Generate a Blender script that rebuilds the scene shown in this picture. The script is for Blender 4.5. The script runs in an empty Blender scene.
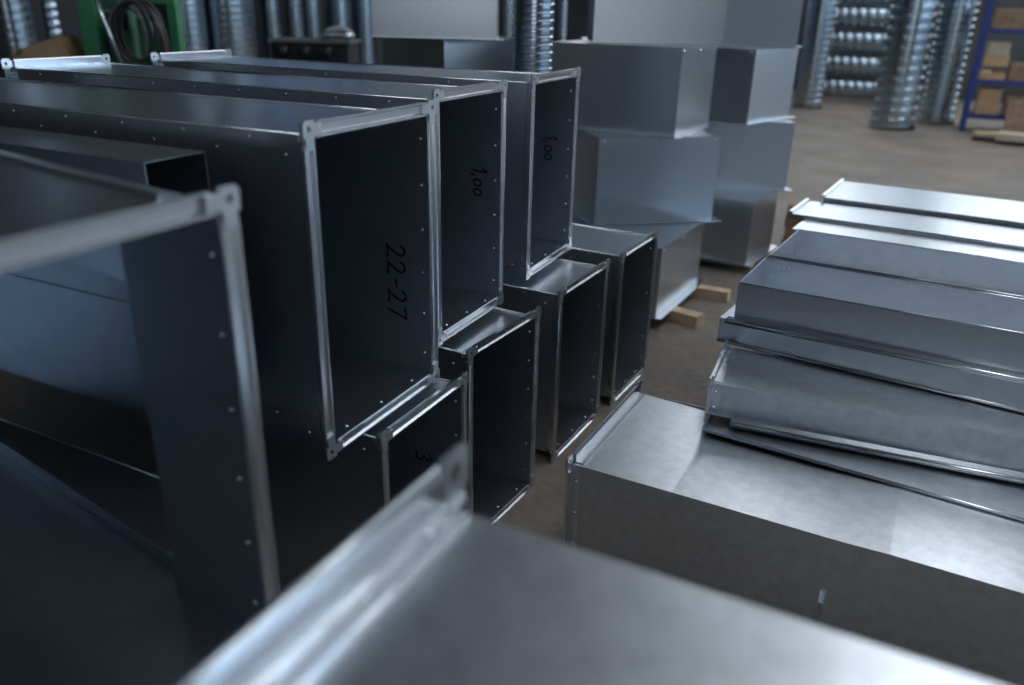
import bpy, bmesh, math, random
from mathutils import Vector, Matrix
random.seed(7)
scene = bpy.context.scene
COL = scene.collection
R = math.radians

# ------------------------------------------------------------------ camera
# world frame: +X = duct axis (towards the openings), +Y = along the row of openings, Z up
cam_d = bpy.data.cameras.new('camera')
cam_d.sensor_width = 36.0
cam_d.lens = 805.85 / 1024 * 36.0
cam_d.clip_start = 0.05
cam_d.clip_end = 200
cam_d.dof.use_dof = True
cam_d.dof.focus_distance = 2.35
cam_d.dof.aperture_fstop = 1.7
cam = bpy.data.objects.new('camera', cam_d)
COL.objects.link(cam)
p_, r_, y_ = R(22.548), R(1.3656), R(63.331)
def o2n(v):   # camera-heading frame -> world
    x, y, z = v
    return Vector((x*math.sin(y_) - y*math.cos(y_), x*math.cos(y_) + y*math.sin(y_), z))
right = Vector((1, 0, 0)); fwd = Vector((0, math.cos(p_), -math.sin(p_))); up = Vector((0, math.sin(p_), math.cos(p_)))
rc = o2n(right*math.cos(r_) + up*math.sin(r_)); uc = o2n(-right*math.sin(r_) + up*math.cos(r_)); bc = o2n(-fwd)
M = Matrix(((rc.x, uc.x, bc.x, 0), (rc.y, uc.y, bc.y, 0), (rc.z, uc.z, bc.z, 1.65), (0, 0, 0, 1)))
cam.matrix_world = M
scene.camera = cam

# ------------------------------------------------------------------ world, exposure
world = bpy.data.worlds.new('world'); scene.world = world
world.use_nodes = True
world.node_tree.nodes['Background'].inputs[0].default_value = (0.55, 0.68, 0.9, 1)
world.node_tree.nodes['Background'].inputs[1].default_value = 0.05
scene.view_settings.view_transform = 'Standard'
scene.view_settings.look = 'None'
scene.view_settings.gamma = 1
scene.view_settings.use_curve_mapping = False
scene.view_settings.exposure = 0.62
WIN_STRENGTH = 1.25
SKY_STRENGTH = 3.3

# ------------------------------------------------------------------ materials
def newmat(name):
    m = bpy.data.materials.new(name); m.use_nodes = True
    nt = m.node_tree
    return m, nt, nt.nodes['Principled BSDF']
def N(nt, t, **kw):
    n = nt.nodes.new(t)
    for k, v in kw.items(): setattr(n, k, v)
    return n
def plain(name, col, rough=0.6, metal=0.0, var=0.25, scale=8.0):
    m, nt, b = newmat(name)
    tc = N(nt, 'ShaderNodeTexCoord'); nz = N(nt, 'ShaderNodeTexNoise'); nz.inputs['Scale'].default_value = scale
    nz.inputs['Detail'].default_value = 5
    rp = N(nt, 'ShaderNodeValToRGB')
    rp.color_ramp.elements[0].position = .3; rp.color_ramp.elements[1].position = .7
    rp.color_ramp.elements[0].color = tuple(c*(1-var) for c in col)+(1,)
    rp.color_ramp.elements[1].color = tuple(min(1, c*(1+var)) for c in col)+(1,)
    nt.links.new(tc.outputs['Object'], nz.inputs['Vector']); nt.links.new(nz.outputs['Fac'], rp.inputs['Fac'])
    nt.links.new(rp.outputs['Color'], b.inputs['Base Color'])
    b.inputs['Roughness'].default_value = rough; b.inputs['Metallic'].default_value = metal
    return m
def galv(name, col, rough, mottle=0.08, scale=22.0, wav=0.010):
    m, nt, b = newmat(name)
    tc = N(nt, 'ShaderNodeTexCoord')
    nz = N(nt, 'ShaderNodeTexNoise'); nz.inputs['Scale'].default_value = scale; nz.inputs['Detail'].default_value = 4
    nz.inputs['Roughness'].default_value = .6
    big = N(nt, 'ShaderNodeTexNoise'); big.inputs['Scale'].default_value = 2.2; big.inputs['Detail'].default_value = 1
    for n in (nz, big): nt.links.new(tc.outputs['Object'], n.inputs['Vector'])
    def mr(lo, hi):
        r = N(nt, 'ShaderNodeMapRange'); r.inputs['From Min'].default_value = .2; r.inputs['From Max'].default_value = .8
        r.inputs['To Min'].default_value = lo; r.inputs['To Max'].default_value = hi
        nt.links.new(nz.outputs['Fac'], r.inputs['Value']); return r
    vm = N(nt, 'ShaderNodeVectorMath', operation='SCALE'); vm.inputs[0].default_value = col
    nt.links.new(mr(1-mottle, 1+mottle).outputs[0], vm.inputs['Scale']); nt.links.new(vm.outputs[0], b.inputs['Base Color'])
    b.inputs['Roughness'].default_value = rough
    b.inputs['Metallic'].default_value = 1.0
    bp = N(nt, 'ShaderNodeBump'); bp.inputs['Strength'].default_value = .2; bp.inputs['Distance'].default_value = wav
    nt.links.new(big.outputs['Fac'], bp.inputs['Height']); nt.links.new(bp.outputs['Normal'], b.inputs['Normal'])
    return m
def emis(name, col, s):
    m, nt, b = newmat(name)
    b.inputs['Base Color'].default_value = col+(1,)
    b.inputs['Emission Color'].default_value = col+(1,); b.inputs['Emission Strength'].default_value = s
    b.inputs['Roughness'].default_value = .4
    return m
MAT = {}
MAT['sheet'] = galv('galvanised_sheet', (.61, .65, .70), .30)
MAT['spangled'] = galv('spangled_galvanised_sheet', (.62, .65, .685), .34, .16, 30, .008)
MAT['box_sheet'] = galv('galvanised_box_sheet', (.56, .595, .635), .32, .02)
MAT['rail'] = galv('flange_steel', (.68, .71, .745), .24, .03, wav=.003)
MAT['clip'] = galv('clip_steel', (.66, .68, .70), .32, .12, 60, wav=.003)
MAT['tube'] = galv('spiral_tube_steel', (.46, .54, .60), .20, .02, wav=.006)
MAT['rivet'] = plain('rivet_steel', (.80, .84, .88), .25, 1.0, .05)
MAT['ink'] = plain('black_marker_ink', (.006, .006, .008), .5, 0, .1)
MAT['wood'] = plain('pale_wood', (.66, .48, .30), .7, 0, .18, 14)
MAT['oldwood'] = plain('brown_wood', (.30, .19, .12), .75, 0, .3, 10)
MAT['card'] = plain('cardboard', (.58, .37, .21), .8, 0, .1, 6)
MAT['pale'] = plain('pale_board', (.55, .45, .34), .8, 0, .1, 6)
MAT['green'] = plain('green_paint', (.055, .26, .13), .45, 0, .12, 4)
MAT['blue'] = plain('blue_paint', (.02, .045, .22), .4, 0, .12, 5)
MAT['dark'] = plain('dark_steel', (.03, .032, .036), .45, .3, .3, 6)
MAT['wall'] = plain('dark_wall', (.06, .062, .065), .85, 0, .3, .8)
MAT['ceil'] = plain('grey_ceiling', (.34, .36, .38), .8, 0, .1, .7)
MAT['litewall'] = plain('grey_wall', (.26, .275, .29), .85, 0, .1, .8)
MAT['hose'] = plain('brown_hose', (.10, .085, .07), .55, 0, .2, 20)
MAT['greyhose'] = plain('grey_hose', (.17, .17, .16), .5, 0, .2, 20)
MAT['rag'] = plain('pale_rag', (.5, .5, .52), .8, 0, .15, 12)
MAT['window'] = emis('daylight_pane', (.88, .95, 1.0), WIN_STRENGTH)
MAT['side_fill'] = emis('side_fill_pane', (.58, .78, 1.0), WIN_STRENGTH*2.3)  # glow of the added right-hand fill panels, tinted blue for the duct interiors
MAT['front_fill'] = emis('front_fill_pane', (.85, .93, 1.0), .45)  # weak glow of the fill panels added behind the camera
MAT['gate'] = emis('translucent_gate_panel', (.86, .93, 1.0), .75)
MAT['blue_window'] = emis('blue_sky_pane', (.16, .38, 1.0), 1.3)
MAT['skylight'] = emis('skylight_pane', (.88, .94, 1.0), SKY_STRENGTH)
# floor
m, nt, b = newmat('worn_concrete')
tc = N(nt, 'ShaderNodeTexCoord')
n1 = N(nt, 'ShaderNodeTexNoise'); n1.inputs['Scale'].default_value = 1.3; n1.inputs['Detail'].default_value = 9; n1.inputs['Roughness'].default_value = .62
n2 = N(nt, 'ShaderNodeTexNoise'); n2.inputs['Scale'].default_value = 22; n2.inputs['Detail'].default_value = 6
for n in (n1, n2): nt.links.new(tc.outputs['Object'], n.inputs['Vector'])
rp = N(nt, 'ShaderNodeValToRGB'); e = rp.color_ramp.elements
e[0].position = .33; e[0].color = (.125, .100, .080, 1); e[1].position = .68; e[1].color = (.31, .255, .21, 1)
mm = N(nt, 'ShaderNodeMath', operation='MULTIPLY_ADD'); mm.inputs[1].default_value = .35
nt.links.new(n2.outputs['Fac'], mm.inputs[0])
m3 = N(nt, 'ShaderNodeMath', operation='MULTIPLY'); m3.inputs[1].default_value = .66
nt.links.new(n1.outputs['Fac'], m3.inputs[0]); nt.links.new(m3.outputs[0], mm.inputs[2])
nt.links.new(mm.outputs[0], rp.inputs['Fac']); nt.links.new(rp.outputs['Color'], b.inputs['Base Color'])
b.inputs['Roughness'].default_value = .62
bp = N(nt, 'ShaderNodeBump'); bp.inputs['Strength'].default_value = .3; bp.inputs['Distance'].default_value = .01
nt.links.new(n2.outputs['Fac'], bp.inputs['Height']); nt.links.new(bp.outputs['Normal'], b.inputs['Normal'])
MAT['floor'] = m

# ------------------------------------------------------------------ helpers
class MB:
    def __init__(s): s.v = []; s.f = []
    def add(s, vs, fs):
        o = len(s.v); s.v += [tuple(v) for v in vs]; s.f += [tuple(i+o for i in f) for f in fs]; return s
    def box(s, x0, x1, y0, y1, z0, z1):
        return s.add([(x0,y0,z0),(x1,y0,z0),(x1,y1,z0),(x0,y1,z0),(x0,y0,z1),(x1,y0,z1),(x1,y1,z1),(x0,y1,z1)],
                     [(0,3,2,1),(4,5,6,7),(0,1,5,4),(1,2,6,5),(2,3,7,6),(3,0,4,7)])
    def hexa(s, b, t):     # four bottom points, four top points
        return s.add(list(b)+list(t), [(0,3,2,1),(4,5,6,7),(0,1,5,4),(1,2,6,5),(2,3,7,6),(3,0,4,7)])
    def prism(s, prof, p0, p1, ea, eb):   # closed profile (a,b) swept p0 -> p1
        p0, p1, ea, eb = map(Vector, (p0, p1, ea, eb)); n = len(prof)
        vs = [p0+ea*a+eb*b for a, b in prof]+[p1+ea*a+eb*b for a, b in prof]
        fs = [tuple(range(n))[::-1], tuple(range(n, 2*n))]+[(i, (i+1) % n, n+(i+1) % n, n+i) for i in range(n)]
        return s.add(vs, fs)
    def dome(s, c, n, r, seg=6):
        c = Vector(c); n = Vector(n).normalized(); a = n.orthogonal().normalized(); bb = n.cross(a)
        vs = []
        for rr, hh in ((1, 0), (.75, .45)):
            for i in range(seg):
                t = 2*math.pi*i/seg; vs.append(c+(a*math.cos(t)+bb*math.sin(t))*r*rr+n*r*hh)
        vs.append(c+n*r*.65)
        fs = [(i, (i+1) % seg, seg+(i+1) % seg, seg+i) for i in range(seg)]+[(seg+i, seg+(i+1) % seg, 2*seg) for i in range(seg)]
        return s.add(vs, fs)
    def tube(s, pts, r, seg=8, closed=False):
        pts = [Vector(p) for p in pts]; n = len(pts); vs = []; pa = None
        for i, p in enumerate(pts):
            a = pts[(i-1) % n] if (i or closed) else p; c = pts[(i+1) % n] if (i < n-1 or closed) else p
            t = (c-a).normalized()
            u = t.orthogonal().normalized() if pa is None else (pa-t*pa.dot(t)).normalized()
            pa = u; w = t.cross(u)
            vs += [p+(u*math.cos(2*math.pi*k/seg)+w*math.sin(2*math.pi*k/seg))*r for k in range(seg)]
        fs = []
        for i in range(n if closed else n-1):
            j = (i+1) % n
            fs += [(i*seg+k, i*seg+(k+1) % seg, j*seg+(k+1) % seg, j*seg+k) for k in range(seg)]
        if not closed: fs += [tuple(range(seg))[::-1], tuple((n-1)*seg+k for k in range(seg))]
        return s.add(vs, fs)
    def cyl(s, p0, p1, r, seg=12): return s.tube([p0, p1], r, seg)
    def build(s, name, mat, parent=None, smooth=False, bevel=0):
        me = bpy.data.meshes.new(name); me.from_pydata([tuple(v) for v in s.v], [], s.f)
        bm = bmesh.new(); bm.from_mesh(me); bmesh.ops.recalc_face_normals(bm, faces=bm.faces)
        if bevel:
            bmesh.ops.bevel(bm, geom=[e for e in bm.edges], offset=bevel, segments=1, affect='EDGES', profile=.5)
        bm.to_mesh(me); bm.free()
        if smooth:
            for p in me.polygons: p.use_smooth = True
        me.materials.append(MAT[mat] if isinstance(mat, str) else mat)
        o = bpy.data.objects.new(name, me); COL.objects.link(o); o.parent = parent
        return o
def thing(name, label, cat, loc=(0,0,0), rz=0, group=None):
    o = bpy.data.objects.new(name, None); COL.objects.link(o); o.empty_display_size = .1
    o.location = loc; o.rotation_euler = (0, 0, rz); return tag(o, label, cat, group)
def tag(o, label, cat, group=None):
    o['label'] = label; o['category'] = cat
    if group: o['group'] = group
    return o
def struct(o): o['kind'] = 'structure'; return o
def dup(root, label, loc, rz, scale=(1,1,1), group=None):
    r = root.copy(); COL.objects.link(r); r.location = loc; r.rotation_euler = (0, 0, rz); r.scale = scale
    r['label'] = label
    if group: r['group'] = group
    for ch in list(root.children):
        c = ch.copy(); COL.objects.link(c); c.parent = r
        for g in list(ch.children):
            k = g.copy(); COL.objects.link(k); k.parent = c
    return r

# ------------------------------------------------------------------ the hall
HX0, HX1, HY0, HY1, HZ = -12.5, 12.0, -9.0, 20.8, 7.4
struct(MB().box(HX0-.2, HX1+.2, HY0-.2, HY1+.2, -.12, 0).build('floor', 'floor'))
def strips(axis_len, spans): return spans
# walls with clerestory openings on the far wall
struct(MB().box(HX0-.2, HX0, HY0-.2, HY1+.2, 0, HZ).build('wall_left', 'wall'))
struct(MB().box(HX1, HX1+.2, HY0-.2, HY1+.2, 0, HZ).build('wall_right', 'litewall'))
struct(MB().box(HX0, HX1, HY0-.2, HY0, 0, HZ).build('wall_front', 'wall'))
struct(MB().box(HX0, HX1, HY1, HY1+.2, 0, HZ).build('wall_back', 'wall'))
struct(MB().box(HX0-.2, HX1+.2, HY0-.2, HY1+.2, HZ, HZ+.15).build('ceiling', 'ceil'))
wn = 0
def window(o, ea, eb, en, la, lb, na, mat, name='pane'):
    """framed window, also used for added fill panels: la along ea (na panes), lb along eb, en points into the hall"""
    global wn; wn += 1
    o, ea, eb, en = map(Vector, (o, ea, eb, en))
    def bar(mb, a0, a1, b0, b1, d0, d1):
        q = [o+ea*a+eb*b_ for a, b_ in ((a0, b0), (a1, b0), (a1, b1), (a0, b1))]
        return mb.hexa([p+en*d0 for p in q], [p+en*d1 for p in q])
    f = MB(); k = .08
    for a in ((0, la, 0, k), (0, la, lb-k, lb), (0, k, k, lb-k), (la-k, la, k, lb-k)): bar(f, *a, 0, .08)
    root = struct(f.build('window_%d' % wn, 'dark'))
    for i in range(na):
        a0 = k+(la-2*k)*i/na; a1 = k+(la-2*k)*(i+1)/na
        bar(MB(), a0+.03, a1-.03, k, lb-k, .01, .03).build('pane', mat, root)
        if i: bar(MB(), a0-.03, a0+.03, k, lb-k, .005, .07).build('mullion', 'dark', root)
X_, Y_, Z_ = Vector((1, 0, 0)), Vector((0, 1, 0)), Vector((0, 0, 1))
for a in (-9.3, -4.5, .3, 5.1): window((a, HY1, 3.2), X_, Z_, -Y_, 4.2, 3.9, 4, 'window')          # far wall
for a in (1.0, 7.0, 13.0): window((HX1, a, 2.2), Y_, Z_, -X_, 5.0, 4.2, 4, 'side_fill')      # right wall: unseen fill panels, added to brighten hall and duct mouths
for a in (-10.5, -5.0, .5, 6.0): window((a, HY0, 4.4), X_, Z_, Y_, 4.6, 2.4, 4, 'front_fill')        # wall behind the camera: fill panels added to light floor and carton
for x, y, l in ((-1.9, 11.0, 8.4), (1.7, 11.0, 8.4), (6.5, 11.0, 8.4), (1.3, 0.2, 10.0), (6.5, 3.0, 4.6)):
    window((x-.7, y, HZ), Y_, X_, -Z_, l, 1.4, round(l/1.2), 'skylight')
# translucent sectional gate behind the camera
g = MB()
for a in ((1.3, 1.5, 0, 3.4), (7.5, 7.7, 0, 3.4), (1.5, 7.5, 3.2, 3.4)): g.box(a[0], a[1], HY0, HY0+.12, a[2], a[3])
g = struct(g.build('door_1', 'dark'))
for k in range(5): MB().box(1.5, 7.5, HY0+.01, HY0+.06, .02+.63*k, .62+.63*k).build('gate_panel', 'gate', g)
window((HX0, 13.0, 2.75), Y_, Z_, X_, 3.6, .9, 3, 'blue_window')                               # left wall, blue sky behind it

# ------------------------------------------------------------------ flanged rectangular duct
def panel(mb, o, ea, eb, en, la, lb, t=.0016, segs=1, amp=0.0):
    """thin sheet from o spanning la along ea and lb along eb, thickness t along en; segs bands along ea"""
    o, ea, eb, en = map(Vector, (o, ea, eb, en))
    cuts = [0.0]+sorted((i+random.uniform(-.18, .18))/segs for i in range(1, segs))+[1.0]
    offs = [0]+[random.uniform(-amp, amp) for _ in cuts[1:-1]]+[0]
    vs = []
    for c, d in zip(cuts, offs):
        for bb in (0, lb):
            for tt in (0, t): vs.append(o+ea*la*c+eb*bb+en*(tt+d))
    fs = []
    n = len(cuts)
    for i in range(n-1):
        k = 4*i
        fs += [(k, k+4, k+6, k+2), (k+1, k+3, k+7, k+5), (k, k+1, k+5, k+4), (k+2, k+6, k+7, k+3)]
    fs += [(0, 2, 3, 1), (4*n-4, 4*n-3, 4*n-1, 4*n-2)]
    mb.add(vs, fs); return mb

def rail_profile(fh):
    k = fh/.03
    return [(0, 0), (.004*k, 0), (.0075*k, .006), (.0225*k, .006), (.026*k, 0), (.030*k, 0), (.030*k, .010), (.026*k, .012), (.003, .012), (.003, .036), (0, .036)]

def add_flange(root, w, h, fh, x, s, rivets, hole=.0055):
    """flange ring whose face lies at local x, facing s (+1/-1); ring outside w x h (outer size)"""
    gap = fh+.012
    prof = rail_profile(fh)
    ax = Vector((-s, 0, 0))
    for p0, p1, out in (((x, gap, h-fh), (x, w-gap, h-fh), (0, 0, 1)), ((x, gap, fh), (x, w-gap, fh), (0, 0, -1)),
                        ((x, fh, gap), (x, fh, h-gap), (0, -1, 0)), ((x, w-fh, gap), (x, w-fh, h-gap), (0, 1, 0))):
        MB().prism(prof, p0, p1, out, ax).build('flange_rail', 'rail', root)
    # corner clips: L plate with a bolt hole in its corner square
    ov = .003; arm = fh+.022
    for cy, dy in ((0, 1), (w, -1)):
        for cz, dz in ((0, 1), (h, -1)):
            mb = MB()
            def P(a, b_, t): return (x+s*t, cy+dy*a, cz+dz*b_)
            t0, t1 = -.005, .0018
            a0, a1 = -ov, fh
            c = (a0+a1)/2
            sq = [(a0+.006, a0), (c, a0), (a1, a0), (a1, c), (a1, a1), (c, a1), (a0, a1), (a0, a0+.006)]
            rg = []
            for (pa, pb) in sq:
                d = math.hypot(pa-c, pb-c); rg.append((c+(pa-c)/d*hole, c+(pb-c)/d*hole))
            vs = [P(a, b_, t0) for a, b_ in sq]+[P(a, b_, t1) for a, b_ in sq]+[P(a, b_, t0) for a, b_ in rg]+[P(a, b_, t1) for a, b_ in rg]
            fs = []
            for i in range(8):
                j = (i+1) % 8
                fs += [(i, j, 16+j, 16+i), (8+i, 24+i, 24+j, 8+j), (i, 8+i, 8+j, j), (16+i, 16+j, 24+j, 24+i)]
            mb.add(vs, fs)
            m0 = fh*.12
            for q in ((a1, arm, m0, a1-m0), (m0, a1-m0, a1, arm)):
                mb.hexa([P(q[0], q[2], t0), P(q[1], q[2], t0), P(q[1], q[3], t0), P(q[0], q[3], t0)],
                        [P(q[0], q[2], t1), P(q[1], q[2], t1), P(q[1], q[3], t1), P(q[0], q[3], t1)])
            mb.build('corner_clip', 'clip', root)
    # rivets just inside the mouth and on the outer legs
    xi = x-s*.022
    nz = max(2, round((h-2*fh)/.115)); ny = max(2, round((w-2*fh)/.115))
    for i in range(nz):
        z = fh+(h-2*fh)*(i+.5)/nz
        rivets.dome((xi, fh+.0016, z), (0, 1, 0), .0045); rivets.dome((xi, w-fh-.0016, z), (0, -1, 0), .0045)
        rivets.dome((xi, fh-.003, z), (0, -1, 0), .0045); rivets.dome((xi, w-fh+.003, z), (0, 1, 0), .0045)
    for i in range(ny):
        y = fh+(w-2*fh)*(i+.5)/ny
        rivets.dome((xi, y, fh+.0016), (0, 0, 1), .0045); rivets.dome((xi, y, h-fh-.0016), (0, 0, -1), .0045)
        rivets.dome((xi, y, h-fh+.003), (0, 0, 1), .0045)

def make_duct(name, label, loc, rz, w, h, L, fh=.03, group=None, segs=3, amp=.002, far=True, seams=True, hole=.0055, mat='sheet'):
    """mouth at local x=0 facing +x, body towards -x; outer flange size w x h"""
    root = thing(name, label, 'duct', loc, rz, group)
    x0 = -.002; Lb = L-.004
    ex = (-1, 0, 0)
    sides = [panel(MB(), (x0, fh, fh), ex, (0, 0, 1), (0, 1, 0), Lb, h-2*fh, segs=segs, amp=amp).build('side_panel', mat, root),
             panel(MB(), (x0, w-fh, fh), ex, (0, 0, 1), (0, -1, 0), Lb, h-2*fh, segs=segs, amp=amp).build('side_panel', mat, root)]
    panel(MB(), (x0, fh, h-fh), ex, (0, 1, 0), (0, 0, -1), Lb, w-2*fh, segs=segs+1, amp=amp).build('top_panel', mat, root)
    panel(MB(), (x0, fh, fh), ex, (0, 1, 0), (0, 0, 1), Lb, w-2*fh, segs=segs+1, amp=amp).build('bottom_panel', mat, root)
    rv = MB()
    add_flange(root, w, h, fh, 0, 1, rv, hole)
    if far: add_flange(root, w, h, fh, -L, -1, rv, hole)
    if seams:
        for yy in (fh, w-fh): MB().cyl((-L+.04, yy, h-fh+.001), (-.038, yy, h-fh+.001), .0035, 8).build('folded_edge', 'rail', root, smooth=True)
        for yy, d, sp in ((fh, -1, sides[0]), (w-fh, 1, sides[1])):
            for z0, z1 in ((h-fh-.05, h-fh+.002), (fh-.002, fh+.05)):
                y0, y1 = sorted((yy, yy+d*.004))
                MB().box(-L+.04, -.038, y0, y1, z0, z1).build('seam_strip', 'sheet', sp)
                n = int(L/.09)
                for i in range(n):
                    rv.dome((-.07-(L-.14)*i/(n-1), yy+d*.004, (z0+z1)/2+(.014 if i % 2 else -.014)), (0, d, 0), .004)
    o = rv.build('rivets', 'rivet', root, smooth=True); o['kind'] = 'stuff'
    return root

# black marker writing as thin ink ribbons on a wall
GL = {'2': [[(0, .8), (.12, .97), (.35, 1), (.5, .82), (.42, .55), (.1, .08), (.02, .02), (.3, .06), (.62, .02)]],
      '7': [[(0, .95), (.55, 1), (.4, .6), (.2, .0)]],
      '-': [[(.05, .45), (.4, .5)]],
      '1': [[(0, .7), (.22, 1), (.2, .5), (.16, 0)]],
      ',': [[(.05, .1), (.0, -.15)]],
      'o': [[(.3, .62), (.08, .5), (0, .25), (.15, .02), (.38, .12), (.45, .4), (.3, .62)]],
      '3': [[(0, .9), (.3, 1), (.45, .8), (.2, .55), (.48, .35), (.35, .05), (.0, .08)]]}
ADV = {'2': .82, '7': .75, '-': .62, '1': .42, ',': .28, 'o': .62, '3': .7}
def marker(root, text, x0, z0, y, size, width=.0058):
    mb = MB(); g = 0
    for ch in text:
        for st in GL[ch]:
            pts = [(x0+b_*size, z0-(g+a)*size) for a, b_ in st]
            for (ax, az), (bx, bz) in zip(pts, pts[1:]):
                d = Vector((bx-ax, bz-az)); l = d.length; d /= l; n = Vector((-d.y, d.x))*width/2; d *= width*.4
                q = [(ax-d.x+n.x, az-d.y+n.y), (ax-d.x-n.x, az-d.y-n.y), (bx+d.x-n.x, bz+d.y-n.y), (bx+d.x+n.x, bz+d.y+n.y)]
                mb.hexa([(px, y, pz) for px, pz in q], [(px, y-.0006, pz) for px, pz in q])
        g += ADV[ch]
    wall = [c for c in root.children if c.name.startswith('side_panel')][1]
    return mb.build('marker_writing', 'ink', wall)

W0, H0, L0_ = .46, .72, 1.75
proto = make_duct('rectangular_duct', 'upper galvanised duct with 22-27 written inside its flanged mouth', (-1.056, 1.205, .712), R(1.57), W0, H0, L0_)
proto['group'] = 'flanged ducts stacked in two rows'
GR = 'flanged ducts stacked in two rows'
proto.scale = (1, .484/W0, .73/H0)
yin = W0-.03-.0022
U2 = dup(proto, 'upper flanged duct marked 1,00 right beside the duct marked 22-27', (-1.192, 1.879, .714), R(1.55), (1, .439/W0, .73/H0))
U3 = dup(proto, 'upper flanged duct marked 1,00 at the row end beside the plenum stack', (-1.246, 2.586, .715), R(2.62), (1, .472/W0, .725/H0))
LA = dup(proto, 'lower flanged duct marked 3, carrying the duct marked 22-27', (-1.02, 1.354, 0), R(.8), (1, .415/W0, .711/H0))
LB = dup(proto, 'lower flanged duct without writing, standing next to the lower duct marked 3', (-1.096, 1.895, 0), R(-2.98), (1, .45/W0, .714/H0))
LC = dup(proto, 'lower flanged duct under the row-end upper duct, second from the wooden battens', (-1.082, 2.528, 0), R(-1.34), (1, .469/W0, .715/H0))
LD = dup(proto, 'lower flanged duct with nothing on top, beside the wooden battens', (-1.056, 3.108, 0), R(-2.0), (1, .447/W0, .719/H0))
LE = dup(proto, 'lower flanged duct beneath the large open-sided fitting', (-1.10, .585, 0), 0, (1, .45/W0, .711/H0))
LF = dup(proto, 'lower flanged duct beneath the open-sided fitting, away from the other ducts', (-1.10, .10, 0), 0, (1, .45/W0, .711/H0))
marker(proto, '22-27', -.13, .365, yin, .054)
marker(U2, '1,oo', -.10, .45, yin, .05)
marker(U3, '1,oo', -.125, .46, yin, .054)
marker(LA, '3', -.16, .435, yin, .055)
marker(LC, '22-27', -.265, .60, yin, .054)

# narrow plain duct standing between the open fitting and the 22-27 duct
t = thing('narrow_duct', 'narrow plain duct without flanges beside the duct marked 22-27', 'duct', (-1.245, .995, .845), R(1.0))
panel(MB(), (0, 0, 0), (-1, 0, 0), (0, 0, 1), (0, 1, 0), 1.6, .535).build('side_panel', 'sheet', t)
panel(MB(), (0, .145, 0), (-1, 0, 0), (0, 0, 1), (0, -1, 0), 1.6, .535).build('side_panel', 'sheet', t)
panel(MB(), (0, 0, .535), (-1, 0, 0), (0, 1, 0), (0, 0, -1), 1.6, .145, segs=3, amp=.001).build('top_panel', 'sheet', t)
panel(MB(), (0, 0, 0), (-1, 0, 0), (0, 1, 0), (0, 0, 1), 1.6, .145).build('bottom_panel', 'sheet', t)
MB().box(-1.6, -.002, -.003, 0, .24, .252).build('seam_strip', 'sheet', t)
for x, part in ((-2.42, 'middle'), (-2.68, 'far end')):
    tag(MB().box(x-.04, x+.04, .62, 1.45, .684, .738).build('wood_plank', 'wood', bevel=.003), 'wooden plank bridging two lower ducts below the %s of the narrow duct' % part, 'plank', 'planks bridging the lower ducts')
    tag(MB().box(x-.04, x+.04, .965, 1.115, .7375, .8455).build('wood_block', 'wood', bevel=.003), 'wooden block on a bridging plank under the %s of the narrow duct' % part, 'block', 'blocks under the narrow duct')

# large fitting with one open side (front left)
t = thing('duct_fitting', 'large flanged duct fitting with flaring body and open side wall', 'duct', (-.768, .282, .711), R(-.22))
w, h, fh = .46, .725, .03
def quadsheet(name, pts, d, mat='sheet'):
    d = Vector(d); MB().hexa(pts, [Vector(p)+d for p in pts]).build(name, mat, t)
panel(MB(), (-.002, fh, fh), (-1, 0, 0), (0, 0, 1), (0, 1, 0), 1.5, h-2*fh).build('side_panel', 'sheet', t)
panel(MB(), (-.002, w-fh, fh), (-1, 0, 0), (0, 0, 1), (0, -1, 0), .195, h-2*fh).build('side_panel', 'sheet', t)
for nm, z, d in (('bottom_panel', fh, .0016), ('top_panel', h-fh, -.0016)):
    quadsheet(nm, [(-.002, fh, z), (-1.0, fh, z), (-1.0, w-fh+.155, z), (-.002, w-fh, z)], (0, 0, d))
    quadsheet(nm, [(-1.0, fh, z), (-1.5, fh, z), (-1.5, w-fh+.155, z), (-1.0, w-fh+.155, z)], (0, 0, d))
MB().box(-1.502, -1.5, fh, w-fh+.155, fh, h-fh).build('end_panel', 'sheet', t)
quadsheet('side_lip', [(-.13, w-fh+.02, h-fh), (-1.0, w-fh+.155, h-fh), (-1.0, w-fh+.215, h-fh-.012), (-.13, w-fh+.08, h-fh-.012)], (0, 0, .002))
quadsheet('side_lip', [(-.002, w-fh-.002, fh), (-1.0, w-fh+.153, fh), (-1.0, w-fh+.157, fh), (-.002, w-fh+.002, fh)], (0, 0, .03))
quadsheet('side_remnant', [(-.195, w-fh+.03, h-fh), (-1.0, w-fh+.155, h-fh), (-1.0, w-fh+.155, .555), (-.195, w-fh+.03, .555)], (0, -.002, 0))
quadsheet('side_remnant', [(-1.0, w-fh+.155, h-fh), (-1.5, w-fh+.155, h-fh), (-1.5, w-fh+.155, .555), (-1.0, w-fh+.155, .555)], (0, -.002, 0))
quadsheet('top_bead', [(-.13, w-fh+.018, h-fh), (-1.0, w-fh+.150, h-fh), (-1.0, w-fh+.156, h-fh), (-.13, w-fh+.024, h-fh)], (0, 0, .005))
rv = MB(); add_flange(t, w, h, fh, 0, 1, rv); o = rv.build('rivets', 'rivet', t, smooth=True); o['kind'] = 'stuff'

# foreground duct
F0 = make_duct('rectangular_duct', 'tall wide galvanised duct with beaded flange standing beside the open-sided fitting', (-.40, .68, 0), math.pi, .65, 1.20, 1.7, fh=.05, segs=4, amp=.001, far=False, seams=False, hole=.011, mat='spangled')
for xx, zz, rr in ((-.013, 1.152, .009), (-.040, 1.152, .005)): MB().cyl((xx, .062, zz), (xx, .588, zz), rr, 12).build('bead', 'rail', F0, smooth=True)
MB().cyl((-.005, .062, 1.199), (-.005, .588, 1.199), .007, 12).build('bead', 'rail', F0, smooth=True)

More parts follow.
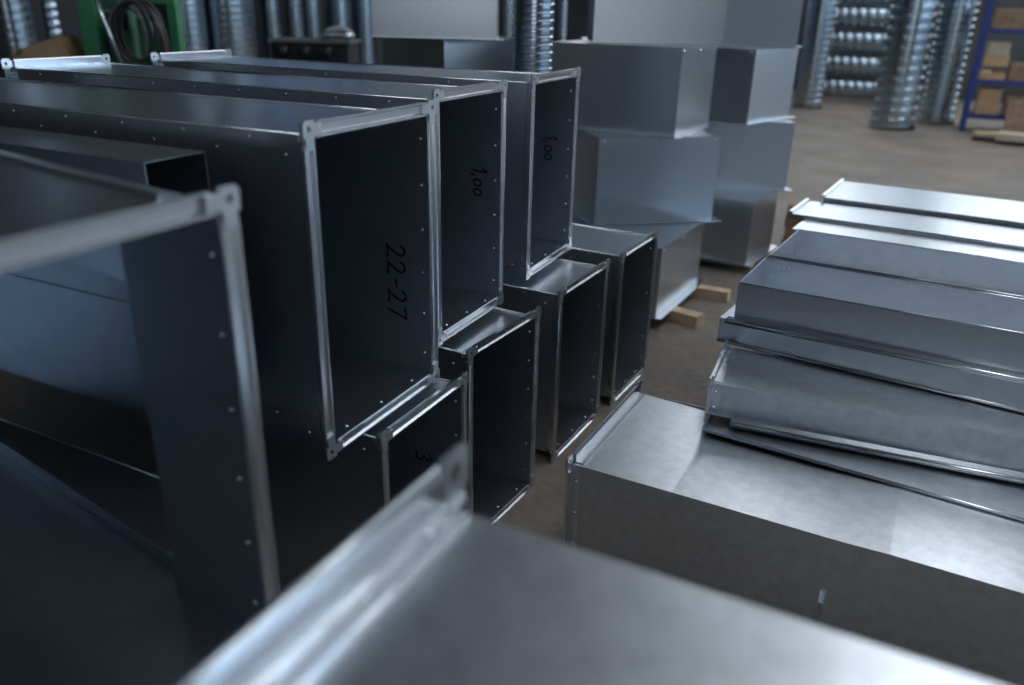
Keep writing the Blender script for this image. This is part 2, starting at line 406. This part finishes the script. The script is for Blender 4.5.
# ------------------------------------------------------------------ pile on the right
D1 = make_duct('rectangular_duct', 'wide galvanised duct lying flat on the floor, bottom of the pile', (-.73, 2.435, 0), math.pi-R(1.0), .60, .48, 1.78, segs=5, amp=.007, seams=False, mat='spangled')
MB().hexa([(-.728, .568, .225), (-.716, .568, .225), (-.716, .585, .225), (-.728, .585, .225)], [(-.722, .568, .275), (-.710, .568, .275), (-.710, .60, .275), (-.722, .60, .275)]).build('bright_tab', 'rivet', D1)  # small upright bright steel piece on the near side
make_duct('rectangular_duct', 'low duct lying on the floor under the shallow duct and open tray', (-.36, 2.90, 0), math.pi, .44, .45, 1.4, segs=2, seams=False)
# flat sheet with rolled edge
t = thing('metal_sheet', 'flat galvanised sheet with a rolled edge lying on the bottom duct', 'sheet', (-.455, 2.235, .453), R(-4.4))
MB().box(0, 1.40, 0, .34, 0, .002).build('sheet_plate', 'spangled', t)
MB().cyl((0, 0, .005), (1.40, 0, .005), .006, 10).build('rolled_edge', 'rail', t, smooth=True)
# shallow duct with collar
D2 = make_duct('shallow_duct', 'shallow duct with flanged collar resting on the flat sheet', (-.50, 2.650, .458), math.pi+R(5.2), .355, .145, 1.48, fh=.018, segs=4, amp=.003, far=False, seams=False, mat='spangled')
MB().hexa([(-1.48, .337, .020), (-.08, .337, .020), (-.08, .371, .006), (-1.48, .371, .006)], [(-1.48, .337, .023), (-.08, .337, .023), (-.08, .371, .009), (-1.48, .371, .009)]).build('side_lip', 'rail', D2)
MB().cyl((-1.48, .369, .013), (-.08, .369, .013), .009, 14).build('rolled_edge', 'rail', D2, smooth=True)
# inverted channel with hem
t = thing('channel_section', 'inverted shallow channel with rolled hem under the open tray', 'channel', (-.535, 2.668, .589), R(-6.0))
MB().box(0, 1.5, 0, .002, 0, .083).build('side_panel', 'sheet', t)
MB().box(0, 1.5, .33, .332, 0, .083).build('side_panel', 'sheet', t)
MB().box(0, 1.5, 0, .332, .083, .085).build('top_panel', 'sheet', t)
MB().cyl((0, -.003, .003), (1.5, -.003, .003), .006, 10).build('rolled_edge', 'rail', t, smooth=True)
# open trays
def tray(label, loc, rz, L, w, h, lip, floor_z=.02, floor_drop=0.0):
    t = thing('open_tray', label, 'tray', loc, rz, 'open duct halves in the pile')
    MB().box(0, L, 0, .002, 0, h).build('side_panel', 'sheet', t)
    MB().box(0, L, w-.002, w, 0, h).build('side_panel', 'sheet', t)
    MB().box(0, .002, .002, w-.002, 0, h).build('end_panel', 'sheet', t)
    MB().hexa([(0, 0, floor_z), (L, 0, floor_z-floor_drop), (L, w, floor_z-floor_drop), (0, w, floor_z)],
              [(0, 0, floor_z+.002), (L, 0, floor_z+.002-floor_drop), (L, w, floor_z+.002-floor_drop), (0, w, floor_z+.002)]).build('bottom_panel', 'sheet', t)
    if lip: MB().hexa([(-.02, -.034, -.002), (L, -.034, -.002), (L, 0, .010), (-.02, 0, .010)], [(-.02, -.034, .001), (L, -.034, .001), (L, 0, .013), (-.02, 0, .013)]).build('side_lip', 'rail', t)
    if lip: MB().cyl((-.02, -.030, .006), (L, -.030, .006), .0095, 14).build('rolled_edge', 'rail', t, smooth=True)
    for yy in (0, w-.002): MB().cyl((0, yy+.001, h), (L, yy+.001, h), .0025, 8).build('rim', 'rail', t, smooth=True)
    rv = MB()
    for i in range(3): rv.dome((.03, w-.002, h*(.25+.25*i)), (0, -1, 0), .005); rv.dome((.05+.02*i, w-.002, h*.8), (0, -1, 0), .005)
    o = rv.build('rivets', 'rivet', t); o['kind'] = 'stuff'
    return t
tray('open galvanised tray with bright bottom lip lying on the inverted channel', (-.485, 2.655, .6755), R(-3.2), 1.5, .36, .137, True, .004, 0)
tray('deep open galvanised tray behind the tray with the bright lip', (-.46, 3.06, 0), R(-4.0), 1.5, .47, .81, False, .69)
def plainbox(label, loc, rz, L, w, h, segs=5, amp=.003, lip=.012):
    t = thing('plain_duct', label, 'duct', loc, rz, 'plain ducts at the back of the pile')
    panel(MB(), (0, 0, h), (1, 0, 0), (0, 1, 0), (0, 0, -1), L, w, segs=segs, amp=amp).build('top_panel', 'sheet', t)
    panel(MB(), (0, 0, 0), (1, 0, 0), (0, 1, 0), (0, 0, 1), L, w).build('bottom_panel', 'sheet', t)
    panel(MB(), (0, 0, 0), (1, 0, 0), (0, 0, 1), (0, 1, 0), L, h).build('side_panel', 'sheet', t)
    panel(MB(), (0, w, 0), (1, 0, 0), (0, 0, 1), (0, -1, 0), L, h).build('side_panel', 'sheet', t)
    MB().cyl((0, 0, h-.002), (L, 0, h-.002), .003, 8).build('folded_edge', 'rail', t, smooth=True)
    MB().box(-.012, .004, 0, w, h-.004, h+lip).build('end_lip', 'rail', t)
    return t
plainbox('plain duct with a pale top strip behind the deep open tray', (-.445, 3.56, 0), R(-5.0), 1.6, .38, .803, amp=.0004, lip=.0005)
plainbox('flat shallow duct lying on the duct behind the deep tray', (-.50, 3.78, .804), R(-4.6), 1.6, .33, .014)
plainbox('rearmost plain duct of the pile, its far side facing the open floor', (-.41, 4.14, 0), R(-4.0), 1.7, .50, .836)

# ------------------------------------------------------------------ stacks of plenum boxes
def plenum(label, c, yaw, z, w, l, h, group, fo=.045):
    """c = near corner (x,y); local +x towards the right corner, +y towards the left corner"""
    t = thing('plenum_box', label, 'box', (c[0], c[1], z), yaw, group)
    panel(MB(), (0, 0, .004), (1, 0, 0), (0, 0, 1), (0, 1, 0), w, h-.006).build('side_panel', 'box_sheet', t)
    panel(MB(), (0, l, .004), (1, 0, 0), (0, 0, 1), (0, -1, 0), w, h-.006).build('side_panel', 'box_sheet', t)
    panel(MB(), (0, 0, .004), (0, 1, 0), (0, 0, 1), (1, 0, 0), l, h-.006).build('side_panel', 'box_sheet', t)
    panel(MB(), (w, 0, .004), (0, 1, 0), (0, 0, 1), (-1, 0, 0), l, h-.006).build('side_panel', 'box_sheet', t)
    panel(MB(), (0, 0, h-.002), (1, 0, 0), (0, 1, 0), (0, 0, -1), w, l).build('top_panel', 'box_sheet', t)
    f = MB(); f.box(-fo, w+fo, -fo, 0, 0, .006); f.box(-fo, w+fo, l, l+fo, 0, .006); f.box(-fo, 0, 0, l, 0, .006); f.box(w, w+fo, 0, l, 0, .006)
    f.build('base_flange', 'rail', t)
    for a in ((0, w, -.002, 0), (0, w, l, l+.002), (-.002, 0, 0, l), (w, w+.002, 0, l)):
        MB().box(a[0], a[1], a[2], a[3], h-.045, h-.002).build('edge_strip', 'box_sheet', t)
    rv = MB()
    for (x, y, n) in ((.03, -.002, (0, -1, 0)), (w-.03, -.002, (0, -1, 0)), (w/2, -.002, (0, -1, 0)), (-.002, .03, (-1, 0, 0)), (-.002, l-.03, (-1, 0, 0)), (w+.002, .03, (1, 0, 0))):
        rv.dome((x, y, h-.022), n, .007)
    o = rv.build('rivets', 'rivet', t); o['kind'] = 'stuff'
    return t
GM, GRr, GN = 'plenum boxes in the stack on battens', 'plenum boxes in the stack behind the battens', 'plenum boxes in the stack behind the upper ducts'
plenum('bottom plenum box resting on two wooden battens', (-1.189, 4.159), R(87.6), .064, .759, .75, .396, GM)
plenum('second plenum box up in the stack on the battens, turned to an angle', (-1.709, 4.466), R(39.5), .460, .762, .55, .510, GM)
plenum('third plenum box up in the stack on the battens, with a wide blank face', (-1.34, 4.713), R(88.2), .970, .694, .85, .497, GM)
plenum('top plenum box of the stack on the battens', (-1.979, 4.951), R(25.5), 1.467, .80, .6, .45, GM)
plenum('bottom plenum box of the rear stack, beside old planks', (-.969, 5.458), R(83.5), .064, .551, .6, .426, GRr)
plenum('second plenum box up in the rear stack, broad face towards the ducts', (-1.401, 5.729), R(26.6), .490, .601, .45, .471, GRr)
plenum('third plenum box up in the rear stack, corner edge towards the ducts', (-1.132, 5.711), R(72.4), .961, .589, .6, .475, GRr)
plenum('top plenum box of the rear stack', (-1.521, 6.05), R(30), 1.436, .621, .5, .45, GRr)
NZ = (0, .49, .98, 1.47)
for i, lab in enumerate(('bottom plenum box of the stack behind the upper ducts', 'second plenum box up behind the upper ducts', 'plenum box under the tall pale top box behind the upper ducts')):
    plenum(lab, (-2.741, 4.443), R(72.0 if i != 1 else 60), NZ[i], .62, .62, .49, GN)
plenum('pale top plenum box of the stack behind the upper ducts', (-3.13, 4.25), R(27.0), NZ[3], .755, .5, .46, GN)
# battens and planks
def batten(label, x0, x1, y, z0, hh, wd, rz, group=None, mat='wood'):
    o = MB().box(0, x1-x0, 0, wd, 0, hh).build('wood_batten', mat, bevel=.002); o.location = (x0, y, z0); o.rotation_euler = (0, 0, rz)
    return tag(o, label, 'batten', group)
batten('pale wooden batten under the plenum stack, closest to the ducts', -1.95, -.955, 4.49, 0, .0645, .085, R(-13))
batten('pale wooden batten under the plenum stack, away from the ducts', -1.95, -.93, 4.80, 0, .0645, .075, R(-.5))
batten('wooden batten under the rear plenum stack, front one', -1.75, -.95, 5.62, 0, .0645, .08, R(-2))
batten('wooden batten under the rear plenum stack, back one', -1.75, -.95, 5.93, 0, .0645, .08, R(-2))
for i, lab in enumerate(('lowest old plank of the brown stack by the rear plenum boxes', 'second old plank up in the brown stack', 'third old plank up in the brown stack', 'topmost old plank of the brown stack')):
    o = MB().box(0, 1.2, 0, .16, 0, .088).build('wood_plank', 'oldwood', bevel=.004); o.location = (-.86+.012*(i % 2), 6.18+.012*(i % 3), .088*i); o.rotation_euler = (0, 0, R(4))
    tag(o, lab, 'plank', 'old planks in a stack')

# ------------------------------------------------------------------ spiral tubes
def tube_mesh(Rr, L, pitch, seg=28, rib=None):
    rib = rib or .06*Rr
    prof = [(0, 0), (.5, .12), (.62, 1), (.88, 1)]
    rows = []
    n = int(L/pitch)
    for i in range(n):
        for a, k in prof: rows.append(((i+a)*pitch, k))
    vs = []; fs = []
    for z, k in rows:
        for s in range(seg):
            t = 2*math.pi*s/seg; zz = min(max(z+pitch*s/seg-pitch*.5, 0), L); rr = Rr+rib*k
            vs.append((rr*math.cos(t), rr*math.sin(t), zz))
    m_ = len(rows)
    for i in range(m_-1):
        for s in range(seg-1):
            fs.append((i*seg+s, i*seg+s+1, (i+1)*seg+s+1, (i+1)*seg+s))
        j = i+4
        if j+1 < m_: fs.append((i*seg+seg-1+4*seg*0, 0, 0, 0)) if False else None
        a, b_ = i*seg+seg-1, (i+1)*seg+seg-1
        if i+5 < m_: fs.append((a, (i+4)*seg, (i+5)*seg, b_))
    mb = MB(); mb.v = vs; mb.f = fs
    return mb
TUBES = {}
def spiral(label, x, y, r, L=3.4, pitch=.115, group='spiral tubes standing along the wall', z=0, rot=None):
    key = (r, L, pitch)
    if key not in TUBES:
        o = tube_mesh(r, L, pitch).build('spiral_tube', 'tube', smooth=False); TUBES[key] = o.data
        try:
            for p in o.data.polygons: p.use_smooth = True
            o.data.set_sharp_from_angle(angle=R(30))
        except Exception: pass
    else:
        o = bpy.data.objects.new('spiral_tube', TUBES[key]); COL.objects.link(o)
    o.location = (x, y, z)
    if rot: o.rotation_euler = rot
    return tag(o, label, 'tube', group)
spiral('slim spiral tube standing between the plenum stacks behind the upper ducts', -1.81, 3.755, .093, 2.6, .036, None)
spiral('widest spiral tube standing forward of the rack of lying tubes', -.62, 14.55, .325, 3.4, .15)
spiral('dark spiral tube standing next to the blue shelf', -.02, 15.85, .28)
spiral('spiral tube standing next to the rear plenum stack top', -2.26, 16.9, .25)
spiral('spiral tube half hidden behind the rear plenum stack', -2.9, 17.0, .25)
for i, lab in enumerate(('lowest spiral tube lying in the rack', 'second lying spiral tube up from the rack bottom', 'third lying spiral tube up from the rack bottom', 'fourth lying spiral tube up from the rack bottom', 'topmost spiral tube lying in the rack')):
    spiral(lab, -2.55, 18.7, .19, 1.9, .17, 'tubes lying in the rack', .275+.46*i, (0, R(90), 0))
rk = thing('tube_rack', 'dark steel rack holding the lying spiral tubes', 'rack', (-1.6, 18.7, 0), 0)
for x in (-.75, .65):
    for y in (-.27, .27): MB().box(x-.03, x+.03, y-.03, y+.03, 0, 2.6).build('post', 'dark', rk)
    for i in range(5): MB().box(x-.03, x+.03, -.24, .24, .035+.46*i, .075+.46*i).build('beam', 'dark', rk)
for y, r, lab in ((7.35, .26, 'spiral tube standing behind the tilted cardboard carton'), (7.95, .10, 'thin spiral tube standing between the carton and the green machine'),
                  (10.35, .30, 'spiral tube standing just past the green machine and its hoses'), (11.25, .46, 'broadest spiral tube of the row along the dark wall'),
                  (12.36, .16, 'slim spiral tube standing behind the near end of the workbench'), (13.0, .16, 'slim spiral tube standing behind the middle of the workbench'),
                  (13.5, .18, 'slim spiral tube standing right next to the one behind the workbench middle'), (14.35, .25, 'spiral tube standing behind the rag on the workbench'),
                  (15.2, .25, 'spiral tube standing half behind the pale top plenum box')):
    spiral(lab, -11.4, y, r, 3.4, .115, 'spiral tubes along the left wall')
spiral('spiral tube against the far wall, seen beside the pale top plenum box', -10.2, 19.6, .2, 3.4, .115, 'spiral tubes against the far wall')
spiral('thin spiral tube against the far wall, seen beyond the slim standing tube', -8.65, 19.6, .12, 3.4, .115, 'spiral tubes against the far wall')

# ------------------------------------------------------------------ green machine, hose, carton, bench
FC = R(26.67)
g = thing('green_machine', 'green painted machine with upright post behind the ducts', 'machine', (-5.25, 4.08, 0), FC)
MB().box(-.17, -.055, -.06, .05, .04, 2.3).build('post', 'green', g, bevel=.004)
MB().box(-.30, .45, .0, .55, 0, .04).build('base_plate', 'green', g)
MB().box(-.27, .10, .12, .45, .04, 1.57).build('cabinet', 'green', g, bevel=.01)
MB().box(.15, .32, .10, .16, .04, 1.53).build('side_plate', 'green', g, bevel=.006)
MB().box(-.27, .40, .20, .30, 1.62, 1.80).build('cross_beam', 'green', g, bevel=.006)
MB().box(.34, .40, .2, .3, .04, 1.62).build('rear_post', 'green', g)
MB().box(-.05, .10, .09, .12, 1.45, 1.55).build('dark_slot', 'dark', g)
def coil(label, mat, turns, cx, cz, rx, rz, y, ph, dy):
    n = 26; pts = []
    for k in range(turns*n+10):
        a = 2*math.pi*k/n+ph; q = k/n
        pts.append((cx+(rx+.012*math.sin(1.7*q*6))*math.cos(a)+.015*math.sin(q*2.3), y-dy*q, cz+(rz+.015*math.sin(q*5))*math.sin(a)-.01*q))
    o = MB().tube(pts, .012, 8).build('hose', mat, smooth=True); o.location = (-5.25, 4.08, 0); o.rotation_euler = (0, 0, FC)
    tag(o, label, 'hose', 'coiled hoses hanging on the green machine')
coil('brown hose coil hanging outermost on the green machine', 'hose', 4, .18, 1.40, .185, .25, .06, .4, .018)
coil('grey hose coil hanging on the green machine inside the brown coil', 'greyhose', 2, .17, 1.43, .13, .20, -.04, 1.5, .02)
coil('black cable coil hanging in front on the green machine', 'dark', 2, .24, 1.46, .12, .19, -.10, 2.6, .02)
o = MB().cyl((-.02, -.20, 1.84), (.195, -.26, 1.15), .013, 10).build('metal_rod', 'rail', smooth=True); o.location = (-5.25, 4.08, 0); o.rotation_euler = (0, 0, FC)
tag(o, 'slanting bright metal rod leaning against the coiled hoses', 'rod')
cb = thing('steel_cabinet', 'dark steel cabinet carrying the tilted cardboard carton', 'cabinet', (-5.95, 3.68, 0), FC)
MB().box(0, .48, 0, .4, .05, 1.20).build('body', 'dark', cb, bevel=.005)
MB().box(.02, .255, -.012, 0, .08, 1.17).build('door', 'dark', cb); MB().box(.265, .46, -.012, 0, .08, 1.17).build('door', 'dark', cb)
MB().box(.01, .47, .02, .38, 0, .05).build('plinth', 'dark', cb)
bx = thing('cardboard_carton', 'brown cardboard carton tilted beside the green post', 'carton', (-5.88, 3.76, 1.20), FC)
MB().hexa([(.09, 0, 0), (.41, 0, 0), (.41, .25, 0), (.09, .25, 0)], [(.06, .0, .11), (.345, .0, .195), (.345, .25, .195), (.06, .25, .11)]).build('body', 'card', bx)
MB().hexa([(-.02, 0, .06), (.065, 0, .10), (.065, .25, .10), (-.02, .25, .06)], [(-.02, 0, .066), (.065, 0, .106), (.065, .25, .106), (-.02, .25, .066)]).build('flap', 'card', bx)
MB().hexa([(-.02, .02, 0), (.09, .02, 0), (.09, .25, 0), (-.02, .25, 0)], [(-.02, .02, .055), (.065, .02, .09), (.065, .25, .09), (-.02, .25, .055)]).build('inner_fold', 'card', bx)
wb = thing('work_bench', 'black workbench with clamps beside the plenum stack', 'bench', (-4.98, 5.33, 0), FC)
MB().box(0, .68, 0, .5, 1.345, 1.37).build('bench_top', 'greyhose', wb, bevel=.004)
MB().box(.02, .66, .02, .48, 1.14, 1.345).build('apron', 'dark', wb, bevel=.01)
for x in (.02, .6):
    for y in (.02, .42): MB().box(x, x+.06, y, y+.06, 0, 1.14).build('leg', 'dark', wb)
for x in (.08, .26, .44): MB().cyl((x, -.03, 1.28), (x+.09, -.03, 1.28), .045, 12).build('roller', 'dark', wb, smooth=True)
mb = MB().tube([(.42, .1, 1.405), (.5, .12, 1.412), (.6, .12, 1.41), (.67, .11, 1.40)], .032, 10)
o = mb.build('metal_pipe_piece', 'rail', smooth=True); o.location = wb.location; o.rotation_euler = (0, 0, FC); tag(o, 'short shiny metal pipe piece on the black workbench', 'pipe')
mb = MB().tube([(.40, .24, 1.40), (.47, .27, 1.44), (.55, .26, 1.455), (.62, .24, 1.43), (.66, .22, 1.40)], .028, 10)
o = mb.build('rag', 'rag', smooth=True); o.location = wb.location; o.rotation_euler = (0, 0, FC); tag(o, 'crumpled pale rag on the black workbench', 'rag')

# ------------------------------------------------------------------ blue shelf and boards
sh = thing('blue_shelf', 'blue steel shelving unit holding cartons', 'shelf', (.385, 15.0, 0), 0)
for x in (0, 1.5):
    for y in (0, .6): MB().box(x-.03, x+.05, y-.03, y+.04, 0, 2.6).build('post', 'blue', sh)
for z in (.24, .76, 1.50, 2.1):
    MB().box(.05, 1.47, -.02, .02, z-.04, z+.02).build('beam', 'blue', sh); MB().box(.05, 1.47, .58, .62, z-.04, z+.02).build('beam', 'blue', sh)
    MB().box(.05, 1.47, .02, .58, z, z+.015).build('deck', 'dark', sh)
def crate(label, x, y, z, a, b_, c, mat, name='cardboard_box', rz=0, group='cartons on the blue shelf'):
    o = MB().box(0, a, 0, b_, 0, c).build(name, mat, bevel=.006); o.location = (x, y, z); o.rotation_euler = (0, 0, rz)
    return tag(o, label, 'carton', group)
crate('pale carton on the blue shelf under the upper beam', .50, 15.1, 1.14, .30, .35, .19, 'pale', rz=R(4))
crate('brown carton beneath the pale carton on the blue shelf', .48, 15.12, .975, .34, .36, .165, 'card')
crate('low brown carton on the blue shelf, flat and wide', .46, 15.12, .776, .36, .34, .10, 'card')
crate('dark carton filling the middle blue shelf', .86, 15.1, .776, .40, .4, .26, 'oldwood')
crate('brown carton on the low blue shelf', .52, 15.1, .256, .31, .4, .40, 'card')
crate('dark carton at the end of the low blue shelf', .90, 15.1, .256, .38, .4, .33, 'oldwood')
crate('dark carton on the upper blue shelf', .48, 15.1, 1.516, .55, .4, .3, 'oldwood')
for x, y, l, mat, lab in ((.47, 15.14, .16, 'wood', 'pale wooden offcut on the flat carton of the blue shelf, by the post'), (.655, 15.15, .15, 'oldwood', 'brown wooden offcut on the flat carton of the blue shelf'),
                          (.48, 15.30, .30, 'dark', 'dark offcut lying behind the pale one on the blue shelf')):
    o = MB().box(0, l, 0, .05, 0, .05).build('wood_offcut', mat, bevel=.004); o.location = (x, y, .876); tag(o, lab, 'offcut', 'offcuts on the blue shelf')
for i, (x, y, z, a, b_, c, mat, rz, lab) in enumerate((
        (.52, 13.85, 0, 1.2, .55, .05, 'dark', -6, 'dark board at the bottom of the floor boards by the shelf'),
        (.80, 13.62, .052, 1.0, .35, .10, 'pale', -9, 'thick pale board on top of the dark floor board'),
        (.56, 13.98, .052, .9, .12, .06, 'wood', 20, 'pale slat lying askew across the floor boards'))):
    o = MB().box(0, a, 0, b_, 0, c).build('wood_board', mat, bevel=.004); o.location = (x, y, z); o.rotation_euler = (0, 0, R(rz)); tag(o, lab, 'board')
o = MB().box(0, .6, 0, .03, 0, .55).build('wood_board', 'oldwood', bevel=.004); o.location = (.93, 14.62, 0); o.rotation_euler = (R(-12), 0, 0)
tag(o, 'upright brown board leaning on the blue shelf', 'board')
